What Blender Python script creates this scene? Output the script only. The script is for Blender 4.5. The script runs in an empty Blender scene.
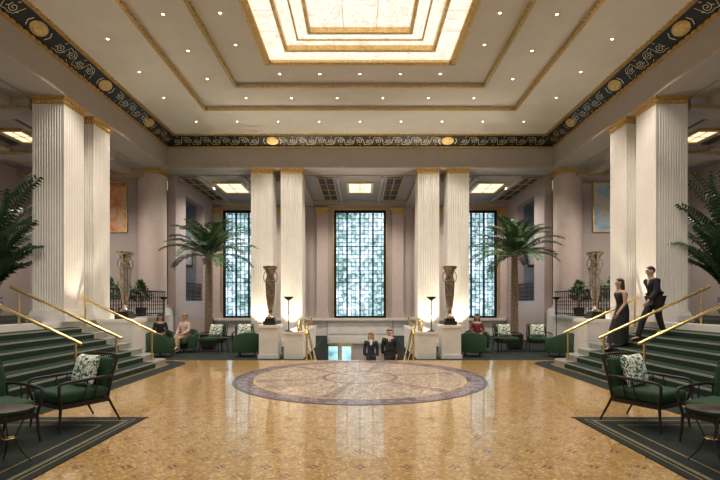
import bpy,bmesh,math,random
from mathutils import Vector, Matrix, Euler
R=random.Random(7); pi=math.pi
SC=bpy.context.scene; COL=SC.collection
V=Vector
# ---------------------------------------------------------------- helpers
def bx(bm,x0,x1,y0,y1,z0,z1):
    if x0>x1:x0,x1=x1,x0
    v=[bm.verts.new(p) for p in ((x0,y0,z0),(x1,y0,z0),(x1,y1,z0),(x0,y1,z0),(x0,y0,z1),(x1,y0,z1),(x1,y1,z1),(x0,y1,z1))]
    for f in ((3,2,1,0),(4,5,6,7),(0,1,5,4),(1,2,6,5),(2,3,7,6),(3,0,4,7)): bm.faces.new([v[i] for i in f])
def prism(bm,poly,z0,z1,caps=True):
    a=[bm.verts.new((x,y,z0)) for x,y in poly]; b=[bm.verts.new((x,y,z1)) for x,y in poly]
    n=len(poly)
    for i in range(n): bm.faces.new((a[i],a[(i+1)%n],b[(i+1)%n],b[i]))
    if caps:
        bm.faces.new(a[::-1]); bm.faces.new(b)
def tube(bm,pts,rad,n=8):
    pts=[V(p) for p in pts]
    if not hasattr(rad,'__len__'): rad=[rad]*len(pts)
    rings=[]; up=None
    for i,p in enumerate(pts):
        d=(pts[min(i+1,len(pts)-1)]-pts[max(i-1,0)]).normalized()
        if up is None:
            up=V((0,0,1)) if abs(d.z)<.9 else V((1,0,0))
        a=d.cross(up)
        if a.length<1e-4: a=d.cross(V((0,1,0)))
        a.normalize(); b=a.cross(d).normalized(); up=b
        rings.append([bm.verts.new(p+(a*math.cos(2*pi*k/n)+b*math.sin(2*pi*k/n))*rad[i]) for k in range(n)])
    for r0,r1 in zip(rings,rings[1:]):
        for k in range(n): bm.faces.new((r0[k],r0[(k+1)%n],r1[(k+1)%n],r1[k]))
    bm.faces.new(rings[0][::-1]); bm.faces.new(rings[-1])
def lathe(bm,prof,n=24,c=(0,0,0)):
    rings=[]
    for r,z in prof:
        r=max(r,.001)
        rings.append([bm.verts.new((c[0]+r*math.cos(2*pi*k/n),c[1]+r*math.sin(2*pi*k/n),c[2]+z)) for k in range(n)])
    for r0,r1 in zip(rings,rings[1:]):
        for k in range(n): bm.faces.new((r0[k],r0[(k+1)%n],r1[(k+1)%n],r1[k]))
    bm.faces.new(rings[0][::-1]); bm.faces.new(rings[-1])
def ell(bm,c,r,u=12,v=8):
    m=Matrix.Translation(c)@Matrix.Diagonal((r[0],r[1],r[2],1))
    return bmesh.ops.create_uvsphere(bm,u_segments=u,v_segments=v,radius=1,matrix=m)['verts']
def pad(bm,size,mat,bev=.04,seg=3):
    r=bmesh.ops.create_cube(bm,size=1,matrix=Matrix.Diagonal((size[0],size[1],size[2],1)))
    es=list({e for v in r['verts'] for e in v.link_edges})
    o=bmesh.ops.bevel(bm,geom=es,offset=bev,segments=seg,profile=.5,affect='EDGES')
    vs=set(o['verts'])|{v for v in r['verts'] if v.is_valid}
    vs|={v for f in o['faces'] for v in f.verts}
    bmesh.ops.transform(bm,matrix=mat,verts=list(vs))
def frame(bm,xi,yi,xo,yo,z0,z1,cy=0):
    bx(bm,-xo,xo,cy+yi,cy+yo,z0,z1); bx(bm,-xo,xo,cy-yo,cy-yi,z0,z1)
    bx(bm,-xo,-xi,cy-yi,cy+yi,z0,z1); bx(bm,xi,xo,cy-yi,cy+yi,z0,z1)
def ob(name,bm,mat,parent=None,smooth=None):
    if isinstance(bm,bmesh.types.BMesh):
        bmesh.ops.recalc_face_normals(bm,faces=bm.faces[:])
        me=bpy.data.meshes.new(name); bm.to_mesh(me); bm.free()
    else: me=bm
    if smooth:
        for p in me.polygons: p.use_smooth=True
        me.set_sharp_from_angle(angle=math.radians(smooth))
    if not me.materials: me.materials.append(mat)
    o=bpy.data.objects.new(name,me); COL.objects.link(o)
    if parent: o.parent=parent
    return o
def tag(o,label,cat,group=None):
    o['label']=label; o['category']=cat
    if group:o['group']=group
    return o
def T(name,label,cat,loc=(0,0,0),rz=0,group=None):
    o=bpy.data.objects.new(name,None); COL.objects.link(o); o.location=loc; o.rotation_euler=(0,0,rz); o.empty_display_size=.1
    return tag(o,label,cat,group)
def S(name,bm,mat,label=None):
    o=ob(name,bm,mat); o['kind']='structure'; return o
B=bmesh.new
# ---------------------------------------------------------------- materials
def nt(name):
    m=bpy.data.materials.new(name); m.use_nodes=True
    t=m.node_tree; p=t.nodes['Principled BSDF']; return m,t,p
def N(t,typ,**k):
    n=t.nodes.new(typ)
    for a,b in k.items(): setattr(n,a,b)
    return n
def ramp(t,fac,stops,const=False):
    r=N(t,'ShaderNodeValToRGB'); e=r.color_ramp.elements
    if const: r.color_ramp.interpolation='CONSTANT'
    while len(e)<len(stops): e.new(.5)
    for i,(p,c) in enumerate(stops):
        e[i].position=p; e[i].color=(c[0],c[1],c[2],1)
    t.links.new(fac,r.inputs[0]); return r.outputs[0]
def mixc(t,fac,a,b,typ='MIX'):
    n=N(t,'ShaderNodeMix',data_type='RGBA',blend_type=typ)
    for s,v in ((n.inputs[0],fac),(n.inputs[6],a),(n.inputs[7],b)):
        if hasattr(v,'is_linked'): t.links.new(v,s)
        elif hasattr(v,'__len__'): s.default_value=(*v[:3],1)
        else: s.default_value=v
    return n.outputs[2]
def mth(t,op,a,b=0.):
    n=N(t,'ShaderNodeMath',operation=op)
    for s,v in ((n.inputs[0],a),(n.inputs[1],b)):
        if hasattr(v,'is_linked'): t.links.new(v,s)
        else: s.default_value=v
    return n.outputs[0]
def coord(t): return N(t,'ShaderNodeTexCoord').outputs['Object']
def noise(t,sc,det=3,dist=0.,co=None):
    n=N(t,'ShaderNodeTexNoise'); n.inputs['Scale'].default_value=sc; n.inputs['Detail'].default_value=det; n.inputs['Distortion'].default_value=dist
    t.links.new(co if co is not None else coord(t),n.inputs['Vector']); return n.outputs['Fac']
def voro(t,sc,feat='F1',co=None):
    n=N(t,'ShaderNodeTexVoronoi',feature=feat); n.inputs['Scale'].default_value=sc
    t.links.new(co if co is not None else coord(t),n.inputs['Vector']); return n
def M(name,col,rough=.5,metal=0,var=.15,scale=5,bump=0,emit=0,det=4):
    m,t,p=nt(name)
    f=noise(t,scale,det)
    c=ramp(t,f,[(.3,[x*(1-var) for x in col]),(.7,[min(1,x*(1+var)) for x in col])])
    t.links.new(c,p.inputs['Base Color']); p.inputs['Roughness'].default_value=rough; p.inputs['Metallic'].default_value=metal
    if bump:
        b=N(t,'ShaderNodeBump'); b.inputs['Strength'].default_value=bump; b.inputs['Distance'].default_value=.01
        t.links.new(noise(t,scale*6,2),b.inputs['Height']); t.links.new(b.outputs[0],p.inputs['Normal'])
    if emit:
        t.links.new(c,p.inputs['Emission Color']); p.inputs['Emission Strength'].default_value=emit
    return m
cream=M('cream_stone',(.82,.785,.73),.45,0,.03,3)
pinkm=M('mauve_marble',(.49,.40,.385),.35,0,.05,4,0,0,8)
pilm=M('beige_pink_marble',(.62,.51,.475),.35,0,.05,4,0,0,8)
wallm=M('mauve_plaster',(.48,.41,.39),.6,0,.03,2)
beamm=M('beam_plaster',(.45,.41,.375),.6,0,.03,2)
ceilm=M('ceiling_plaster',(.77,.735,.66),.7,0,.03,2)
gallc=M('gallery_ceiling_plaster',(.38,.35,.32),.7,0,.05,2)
marb=M('white_marble',(.77,.75,.72),.25,0,.08,2.5,0,0,10)
stepm=M('grey_stone_step',(.31,.31,.285),.4,0,.12,6)
green=M('green_carpet',(.007,.030,.017),.95,0,.35,40,.4)
dgreen=M('dark_green_carpet',(.0045,.013,.009),.95,0,.3,40,.3)
gold=M('gold_leaf',(.76,.54,.23),.36,.85,.2,14,.3)
brass=M('polished_brass',(.80,.58,.25),.25,1,.08,8)
black=M('black_lacquer',(.005,.005,.007),.4,0,.2,8)
iron=M('black_iron',(.015,.015,.017),.45,.6,.2,10)
wood=M('dark_wood',(.014,.008,.006),.5,0,.4,14)
tablem=M('brown_table_metal',(.05,.035,.025),.4,.5,.3,14)
velvet=M('green_velvet',(.009,.044,.016),.8,0,.25,18,.3)
bronze=M('aged_bronze',(.36,.28,.20),.24,.95,.35,10,.1)
silverb=M('silvered_bronze',(.38,.33,.28),.2,.95,.35,10,.1)
leaf=M('palm_leaf',(.045,.115,.03),.5,0,.4,6)
leafd=M('dark_leaf',(.020,.062,.02),.5,0,.4,6)
bark=M('palm_bark',(.20,.145,.095),.85,0,.35,14,.8)
soil=M('soil',(.03,.02,.012),.95)
potm=M('dark_pot',(.03,.03,.028),.4)
skinm=M('skin',(.52,.31,.22),.5,0,.08,10)
suit=M('black_suit',(.012,.012,.016),.8,0,.2,20)
navy=M('navy_suit',(.012,.016,.030),.8,0,.2,20)
shirt=M('white_shirt',(.75,.75,.75),.7,0,.05,20)
blush=M('blush_blouse',(.55,.40,.36),.75,0,.1,20)
reddr=M('dark_red_dress',(.16,.025,.025),.75,0,.15,20)
tan=M('tan_trousers',(.40,.28,.18),.8,0,.1,20)
blackdr=M('black_dress',(.014,.012,.014),.75,0,.2,20)
hairb=M('brown_hair',(.04,.022,.012),.55,0,.3,40)
hairg=M('grey_hair',(.22,.20,.19),.55,0,.3,40)
hairl=M('blond_hair',(.33,.21,.09),.55,0,.3,40)
eyem=M('eye',(.02,.015,.012),.2)
lipm=M('lips',(.35,.10,.09),.5)
lampglow=M('lamp_lens',(1,.92,.78),.4,0,.02,3,0,12)
panelglow=M('panel_glass',(1,.82,.54),.4,0,.10,3,0,1.3)
darkpanel=M('dark_strip',(.02,.022,.03),.5)
blueal=M('blue_grey_wall',(.20,.23,.30),.6)
ruggold=M('rug_gold_line',(.17,.135,.075),.9,0,.2,30)
paleg=M('pale_gold_scroll',(.86,.78,.58),.45,.3,.12,9)
leadm=M('grey_lead',(.10,.115,.12),.4,.4,.2,10)

def lumi():
    m,t,p=nt('luminous_marble')
    n=noise(t,2.2,9,2.6)
    v=ramp(t,n,[(.36,(1,.97,.90)),(.465,(.97,.91,.80)),(.496,(.66,.52,.37)),(.52,(.97,.91,.80)),(.58,(1,.97,.90)),(.66,(.94,.87,.74)),(.72,(1,.97,.90))])
    t.links.new(v,p.inputs['Base Color']); t.links.new(v,p.inputs['Emission Color']); p.inputs['Emission Strength'].default_value=.90
    return m
lum=lumi()
def floormat():
    m,t,p=nt('gold_mosaic'); co=coord(t)
    v=voro(t,32,co=co)
    rnd=N(t,'ShaderNodeSeparateColor'); t.links.new(v.outputs['Color'],rnd.inputs[0])
    base=ramp(t,rnd.outputs[0],[(0,(.30,.155,.04)),(.22,(.43,.25,.075)),(.7,(.52,.32,.105)),(1,(.70,.49,.21))])
    e=voro(t,32,'DISTANCE_TO_EDGE',co)
    base=mixc(t,ramp(t,e.outputs['Distance'],[(0,(1,1,1)),(.05,(0,0,0))]),base,(.22,.115,.035))
    s=N(t,'ShaderNodeSeparateXYZ'); t.links.new(co,s.inputs[0])
    def motif(per,ox,oy,base,st):
        u=mth(t,'SUBTRACT',mth(t,'FRACT',mth(t,'ADD',mth(t,'DIVIDE',s.outputs[0],per),ox)),.5)
        w=mth(t,'SUBTRACT',mth(t,'FRACT',mth(t,'ADD',mth(t,'DIVIDE',s.outputs[1],per),oy)),.5)
        r=mth(t,'SQRT',mth(t,'ADD',mth(t,'MULTIPLY',u,u),mth(t,'MULTIPLY',w,w)))
        a=mth(t,'ARCTAN2',w,u)
        r2=mth(t,'SUBTRACT',r,mth(t,'MULTIPLY',mth(t,'COSINE',mth(t,'MULTIPLY',a,4.)),.04))
        ring=mth(t,'LESS_THAN',r2,.09)
        base=mixc(t,mth(t,'MULTIPLY',ring,st),base,(.11,.04,.018))
        return mixc(t,mth(t,'MULTIPLY',mth(t,'LESS_THAN',r,.03),st),base,(.72,.58,.36))
    base=motif(.5,.5,0,base,.9); base=motif(.5,0,.5,base,.6)
    t.links.new(base,p.inputs['Base Color']); p.inputs['Roughness'].default_value=.32
    p.inputs['Coat Weight'].default_value=.9; p.inputs['Coat Roughness'].default_value=.06; p.inputs['Coat IOR'].default_value=1.48
    b=N(t,'ShaderNodeBump'); b.inputs['Strength'].default_value=.08; b.inputs['Distance'].default_value=.004
    t.links.new(rnd.outputs[1],b.inputs['Height']); t.links.new(b.outputs[0],p.inputs['Normal'])
    b2=N(t,'ShaderNodeBump'); b2.inputs['Strength'].default_value=.022; b2.inputs['Distance'].default_value=.004
    t.links.new(rnd.outputs[2],b2.inputs['Height']); t.links.new(b2.outputs[0],p.inputs['Coat Normal'])
    return m
def medmat():
    m,t,p=nt('medallion_mosaic'); co=coord(t)
    s=N(t,'ShaderNodeSeparateXYZ'); t.links.new(co,s.inputs[0])
    r=mth(t,'SQRT',mth(t,'ADD',mth(t,'MULTIPLY',s.outputs[0],s.outputs[0]),mth(t,'MULTIPLY',s.outputs[1],s.outputs[1])))
    a=mth(t,'ARCTAN2',s.outputs[1],s.outputs[0])
    n=noise(t,2.1,7,3.4,co)
    ins=ramp(t,n,[(.28,(.07,.03,.035)),(.38,(.30,.16,.08)),(.43,(.52,.42,.29)),(.49,(.45,.36,.28)),(.53,(.10,.055,.06)),(.57,(.46,.36,.24)),(.63,(.13,.085,.10)),(.70,(.38,.23,.10)),(.78,(.13,.18,.16))])
    spoke=mth(t,'GREATER_THAN',mth(t,'SINE',mth(t,'MULTIPLY',a,6.)),.94)
    ins=mixc(t,mth(t,'MULTIPLY',spoke,.6),ins,(.13,.06,.05))
    vv=voro(t,7,co=co)
    brd=ramp(t,vv.outputs['Distance'],[(.15,(.08,.045,.065)),(.4,(.28,.21,.23)),(.65,(.07,.04,.06))])
    c=mixc(t,mth(t,'GREATER_THAN',r,2.42),ins,brd)
    for q,w,cc in ((2.42,.03,(.44,.30,.13)),(2.86,.04,(.05,.03,.035)),(.85,.04,(.14,.07,.06))):
        c=mixc(t,mth(t,'LESS_THAN',mth(t,'ABSOLUTE',mth(t,'SUBTRACT',r,q)),w),c,cc)
    ti=voro(t,26,co=co); rr=N(t,'ShaderNodeSeparateColor'); t.links.new(ti.outputs['Color'],rr.inputs[0])
    c=mixc(t,.8,c,ramp(t,rr.outputs[0],[(0,(.55,.55,.55)),(1,(1.2,1.2,1.2))]),'MULTIPLY')
    t.links.new(c,p.inputs['Base Color']); p.inputs['Roughness'].default_value=.4
    p.inputs['Coat Weight'].default_value=.2; p.inputs['Coat Roughness'].default_value=.06
    return m
def winmat():
    m,t,p=nt('leaded_glass_daylight_glow'); co=coord(t)
    s=N(t,'ShaderNodeSeparateXYZ'); t.links.new(co,s.inputs[0])
    cb=N(t,'ShaderNodeCombineXYZ')
    t.links.new(mth(t,'FLOOR',mth(t,'DIVIDE',mth(t,'ADD',s.outputs[0],1.4),.23333)),cb.inputs[0])
    t.links.new(mth(t,'FLOOR',mth(t,'DIVIDE',mth(t,'SUBTRACT',s.outputs[2],.94),.21519)),cb.inputs[2])
    wn=N(t,'ShaderNodeTexWhiteNoise'); t.links.new(cb.outputs[0],wn.inputs['Vector'])
    n=noise(t,4.6,4,.8,co); g=noise(t,.8,2,0,co)
    f=mth(t,'ADD',mth(t,'MULTIPLY',n,.6),mth(t,'ADD',mth(t,'MULTIPLY',wn.outputs[0],.12),mth(t,'MULTIPLY',g,.35)))
    c=ramp(t,f,[(.38,(.05,.12,.105)),(.46,(.15,.27,.26)),(.52,(.27,.41,.45)),(.58,(.42,.57,.69)),(.67,(.80,.89,.97))])
    t.links.new(c,p.inputs['Emission Color']); p.inputs['Emission Strength'].default_value=1.75  # daylight and the view outside are put into the glass as glow
    t.links.new(c,p.inputs['Base Color']); p.inputs['Roughness'].default_value=.1
    return m
def mural(name,cols):
    m,t,p=nt(name); n=noise(t,1.3,5,1.5)
    t.links.new(ramp(t,n,[(.3,cols[0]),(.45,cols[1]),(.6,cols[2]),(.72,cols[3])]),p.inputs['Base Color']); p.inputs['Roughness'].default_value=.6
    return m
def leafprint():
    m,t,p=nt('leaf_print_fabric'); w=noise(t,7.5,1.5,2.2)
    c=ramp(t,w,[(.455,(.80,.80,.74)),(.475,(.02,.11,.04)),(.58,(.03,.14,.05)),(.60,(.80,.80,.74))])
    t.links.new(c,p.inputs['Base Color']); p.inputs['Roughness'].default_value=.85
    return m
def porcelain():
    m,t,p=nt('blue_white_porcelain'); w=noise(t,7,4,2.)
    t.links.new(ramp(t,w,[(.46,(.75,.77,.80)),(.52,(.03,.07,.28)),(.58,(.05,.10,.35)),(.62,(.75,.77,.80))]),p.inputs['Base Color']); p.inputs['Roughness'].default_value=.15
    return m
floorM=floormat(); medM=medmat(); winM=winmat(); printM=leafprint(); porc=porcelain()
muralO=mural('orange_mural',((.25,.20,.20),(.85,.36,.14),(.90,.60,.36),(.45,.55,.62)))
muralB=mural('blue_mural',((.24,.34,.48),(.45,.62,.76),(.80,.74,.68),(.75,.42,.24)))

# ---------------------------------------------------------------- setting
CY=10.5
bm=B(); bx(bm,-7.8,7.8,-2,13.6,-.3,0); S('floor',bm,floorM)
bm=B(); lathe(bm,[(2.9,.0),(2.9,.005)],96); o=S('floor_medallion',bm,medM); o.location=(0,CY,0)
for s in (-1,1):
    bm=B(); bx(bm,s*1.75,s*7.87,13.6,24,-2.4,.0); S('floor_carpet',bm,dgreen)
    poly=[(5.0,7.0)]+[(5.0,12.6)]
    out=[(5.0+.8*(1-math.cos(a)),12.6+.8*math.sin(a)) for a in [pi/2*i/8 for i in range(1,9)]]
    inn=[(5.42+.45*(1-math.cos(a)),12.6+.45*math.sin(a)) for a in [pi/2*i/8 for i in range(8,-1,-1)]]
    poly=poly+out+inn+[(5.42,7.0)]
    bm=B(); prism(bm,[(s*x,y) for x,y in poly],0,.006); S('floor_border',bm,dgreen)
    # gallery platform
    bm=B(); bx(bm,s*7.81,s*13.8,5,18.6,-.3,1.25); bx(bm,s*7.74,s*7.9,13.62,18,1.17,1.27); S('floor_gallery',bm,marb)
    bm=B(); bx(bm,s*8.3,s*13.8,5.2,18.5,1.25,1.262); S('floor_gallery_carpet',bm,dgreen)
    # gallery walls / ceiling
    sd='left' if s<0 else 'right'
    bm=B(); bx(bm,s*9.0,s*13.8,18.6,19.0,1.25,7.4); S('wall_gallery_end_'+sd,bm,wallm)
    bm=B(); bx(bm,s*13.8,s*14.2,3,19,1.25,7.4); S('wall_'+sd,bm,wallm)
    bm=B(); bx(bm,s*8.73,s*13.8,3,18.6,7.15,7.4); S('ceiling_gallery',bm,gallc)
    bm=B()
    for d in (8.2,11.75,15.3,17.9): bx(bm,s*8.73,s*13.8,d,d+.6,6.85,7.15)
    bx(bm,s*9.2,s*9.7,3,18.6,6.95,7.15); bx(bm,s*12.0,s*12.6,3,18.6,6.95,7.15)
    S('trim_1',bm,beamm)
    bm=B()
    for d in (8.2,11.75,15.3,17.9):
        bx(bm,s*8.73,s*13.8,d-.04,d,6.9,6.98)
    bx(bm,s*9.0,s*13.8,18.5,18.6,6.75,6.9)
    for xx in (9.7,11.96): bx(bm,s*xx,s*(xx+.04),3,18.6,7.0,7.06)
    S('trim_2',bm,gold)
    bm=B()
    for d in (12.5,16.1):
        bx(bm,s*9.85,s*10.15,d,d+2.6,7.12,7.15); bx(bm,s*11.55,s*11.85,d,d+2.6,7.12,7.15)
    S('trim_15',bm,darkpanel)
    # bay side wall with opening
    bm=B()
    bx(bm,s*7.87,s*8.2,19,20.1,0,7.3); bx(bm,s*7.87,s*8.2,22.3,24.3,0,7.3); bx(bm,s*7.87,s*8.2,20.1,22.3,0,1.85); bx(bm,s*7.87,s*8.2,20.1,22.3,6.6,7.3)
    S('wall_bay_'+sd,bm,pinkm)
    bm=B(); bx(bm,s*8.2,s*10.2,22.3,22.5,1.7,6.7); bx(bm,s*10.2,s*10.4,19.9,22.5,1.7,6.7); bx(bm,s*8.2,s*10.4,19.9,20.1,1.7,6.7); bx(bm,s*8.2,s*10.4,19.9,22.5,1.65,1.85); bx(bm,s*8.2,s*10.4,19.9,22.5,6.6,6.8)
    S('wall_alcove_'+sd,bm,blueal)
# back wall
bm=B()
for a,b in ((-8.2,-7.4),(-4.65,-1.4),(1.4,4.65),(7.4,8.2)): bx(bm,a,b,24,24.4,-.45,7.4)
for a,b in ((-8.2,-1.78),(-.4,8.2)): bx(bm,a,b,24,24.4,-2.4,-.45)
for a,b in ((-7.4,-4.65),(4.65,7.4)): bx(bm,a,b,24,24.4,0,.94); bx(bm,a,b,24,24.4,6.75,7.4)
bx(bm,-1.4,1.4,24,24.4,-.45,.94); bx(bm,-1.4,1.4,24,24.4,6.75,7.4)
S('wall_back',bm,wallm)
PIL=((-2.32,-1.72),(1.72,2.32),(-4.55,-4.1),(4.1,4.55),(-3.6,-2.9),(2.9,3.6),(-7.85,-7.5),(7.5,7.85))
bm=B()
for a,b in PIL: bx(bm,a,b,23.78,24,.95,6.85); bx(bm,a-.06,b+.06,23.74,24,.95,1.25)
S('trim_3',bm,pilm)
bm=B()
for a,b in PIL: bx(bm,a-.04,b+.04,23.72,24,6.5,6.62); bx(bm,a-.02,b+.02,23.75,24,6.62,6.78); bx(bm,a-.06,b+.06,23.70,24,6.78,6.85)
bx(bm,-7.87,7.87,23.9,24,6.95,7.02)
for c in (-6.02,0,6.02):
    bx(bm,c-1.46,c-1.4,23.95,24.05,.94,6.81); bx(bm,c+1.4,c+1.46,23.95,24.05,.94,6.81); bx(bm,c-1.46,c+1.46,23.95,24.05,6.75,6.82)
S('trim_4',bm,gold)
bm=B(); bx(bm,-7.8,7.8,23.70,24,.82,.95); bx(bm,-7.8,-1.8,23.9,24,0,.82); bx(bm,1.8,7.8,23.9,24,0,.82); bx(bm,-1.75,1.75,23.9,24,-.45,.82)
for x in (-1.7,-.85,0,.85): bx(bm,x,x+.75,23.86,23.9,.1,.7); bx(bm,x+.0,x+.75,23.86,23.9,-.4,-.05)
S('trim_5',bm,marb)
bm=B(); bx(bm,-1.75,1.75,18.5,24,-2.6,-2.4); S('floor_lower_hall',bm,marb)
# bay ceiling
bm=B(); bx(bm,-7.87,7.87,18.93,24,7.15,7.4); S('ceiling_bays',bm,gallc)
bm=B()
for s in (-1,1): bx(bm,s*2.45,s*4.35,18.93,24,6.92,7.15)
bx(bm,-7.87,7.87,23.4,24,7.0,7.15)
for c in (-5.9,0,5.9):
    for q in(-1,1): bx(bm,c+q*.95-.06,c+q*.95+.06,18.93,23.4,7.05,7.15)
S('trim_6',bm,beamm)
bm=B()
for c in (-5.9,0,5.9):
    for q in (-1.5,1.5): bx(bm,c+q-.33,c+q+.33,19.1,23.2,7.12,7.15)
S('trim_7',bm,darkpanel)
bm=B()
for c in (-5.9,0,5.9):
    for q in (-1.5,1.5):
        for w in (-.36,.33,-.02): bx(bm,c+q+w,c+q+w+.04,19.1,23.2,7.09,7.15)
        for y in (19.1,20.1,21.1,22.1,23.15): bx(bm,c+q-.33,c+q+.33,y,y+.05,7.09,7.15)
for s in(-1,1):
    for x in (2.40,4.36): bx(bm,s*x,s*(x+.05),18.93,23.9,6.94,7.0)
S('trim_8',bm,gold)
# beams
bm=B(); bx(bm,-8.73,8.73,18,18.93,7.2,8.4)
for s in (-1,1): bx(bm,s*7.8,s*8.73,3,18,7.2,8.4)
bx(bm,-8.73,8.73,2.07,3,7.2,8.4); S('trim_9',bm,beamm)
# main ceiling levels
bm=B()
frame(bm,5.34,4.8,8.73,8.43,8.4,8.6,CY); S('ceiling',bm,ceilm)
bm=B(); frame(bm,3.9,3.4,5.6,5.0,8.50,8.75,CY); S('ceiling_middle_tier',bm,ceilm)
bm=B(); frame(bm,2.66,2.2,4.1,3.6,8.60,9.2,CY); bx(bm,-3,3,CY-2.6,CY+2.6,9.2,9.3); S('ceiling_upper_tier',bm,ceilm)
bm=B()
frame(bm,7.74,7.44,7.85,7.55,8.0,8.06,CY); frame(bm,7.31,7.01,7.38,7.08,8.35,8.41,CY)
frame(bm,5.29,4.75,5.37,4.83,8.37,8.43,CY)
frame(bm,3.85,3.35,3.93,3.43,8.47,8.53,CY); frame(bm,2.58,2.12,2.74,2.28,8.56,8.64,CY)
def dent(hx,hy,z0,z1,st,w):
    n=int(2*hx/st)
    for i in range(n+1):
        x=-hx+i*2*hx/n
        bx(bm,x-w,x+w,CY+hy-.03,CY+hy+.02,z0,z1)
    n=int(2*hy/st)
    for i in range(n+1):
        y=CY-hy+i*2*hy/n
        for s in(-1,1): bx(bm,s*(hx-.03),s*(hx+.02),y-w,y+w,z0,z1)
dent(5.28,4.74,8.375,8.42,.14,.04); dent(3.84,3.34,8.475,8.52,.13,.04); dent(2.57,2.11,8.56,8.63,.10,.03); dent(2.67,2.21,8.545,8.57,.10,.035); dent(7.73,7.43,8.01,8.05,.2,.06); dent(7.30,7.0,8.36,8.4,.2,.06)
S('trim_10',bm,gold)
# frieze
bm=B()
r0=[bm.verts.new((x,CY+y,8.05)) for x,y in ((-7.8,-7.5),(7.8,-7.5),(7.8,7.5),(-7.8,7.5))]
r1=[bm.verts.new((x,CY+y,8.4)) for x,y in ((-7.35,-7.05),(7.35,-7.05),(7.35,7.05),(-7.35,7.05))]
for i in range(4): bm.faces.new((r0[i],r0[(i+1)%4],r1[(i+1)%4],r1[i]))
S('trim_11',bm,black)
def ribbon(bm,O,U,W,n,pts,w):
    vs=[]
    for i,(u,v) in enumerate(pts):
        a=pts[max(i-1,0)]; b=pts[min(i+1,len(pts)-1)]
        d=V((b[0]-a[0],b[1]-a[1])).normalized(); q=V((-d.y,d.x))*w
        for s in(-1,1):
            vs.append(bm.verts.new(O+U*(u+s*q.x)+W*(v+s*q.y)+n*.012))
    for i in range(0,len(vs)-2,2): bm.faces.new((vs[i],vs[i+1],vs[i+3],vs[i+2]))
orn=B(); meds=B()
def disc(bm,c,U,W,n,rr,h,st=1.4,k=20):
    a=[bm.verts.new(c+(U*st*math.cos(2*pi*j/k)+W*math.sin(2*pi*j/k))*rr+n*h) for j in range(k)]
    b=[bm.verts.new(c+(U*st*math.cos(2*pi*j/k)+W*math.sin(2*pi*j/k))*(rr+.012)+n*.002) for j in range(k)]
    bm.faces.new(a)
    for j in range(k): bm.faces.new((a[j],a[(j+1)%k],b[(j+1)%k],b[j]))
def side(O,U,W,n,L,med):
    k=int(L/.38); st=L/k
    for i in range(k):
        u0=-L/2+(i+.5)*st
        if any(abs(u0-q)<.42 for q in med): continue
        f=1 if i%2 else -1
        sp=[(u0+(.018+.09*t)*math.cos(t*9.5+.6), .285+(.018+.105*t)*math.sin(t*9.5+.6)*f) for t in [j/20 for j in range(21)]]
        ribbon(orn,O,U,W,n,sp,.0075)
        ribbon(orn,O,U,W,n,[(u0-st/2,.285+f*.17),(u0-st/4,.285+f*.14),(u0,.285+f*.16),(u0+st/4,.285+f*.12),(u0+st/2,.285-f*.17)],.0065)
        for dx,dv in ((-.13,-.05),(.13,-.05),(0,.17)):
            ribbon(orn,O,U,W,n,[(u0+dx-.025,.285-f*(dv-.02)),(u0+dx,.285-f*dv),(u0+dx+.025,.285-f*(dv+.03))],.009)
    for q in med:
        c=O+U*q+W*.285
        disc(meds,c,U,W,n,.17,.015); disc(meds,c,U,W,n,.12,.028); disc(meds,c,U,W,n,.05,.04)
        for j in range(14):
            an=2*pi*j/14
            disc(meds,c+(U*1.4*math.cos(an)+W*math.sin(an))*.145,U,W,n,.014,.03,1.0,8)
        for e in(-1,1): ribbon(orn,O,U,W,n,[(q+e*.30,.16),(q+e*.36,.285),(q+e*.30,.41)],.012)
w_=V((0,-.45,.35)).normalized(); side(V((0,18,8.05)),V((1,0,0)),w_,V((0,-.35,-.45)).normalized(),14.9,(-3.5,3.5))
for s in(-1,1):
    side(V((s*7.8,CY,8.05)),V((0,1,0)),V((-s*.45,0,.35)).normalized(),V((-s*.35,0,-.45)).normalized(),14.4,(0,2.75,5.5,-2.75,-5.5))
S('trim_12',orn,paleg); S('trim_13',meds,gold)
bm=B(); bx(bm,-7.8,7.8,17.94,18,7.2,7.27); 
for s in(-1,1): bx(bm,s*7.74,s*7.8,3,18,7.2,7.27)
S('trim_14',bm,M('beam_moulding',(.5,.42,.34),.5))
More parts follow.
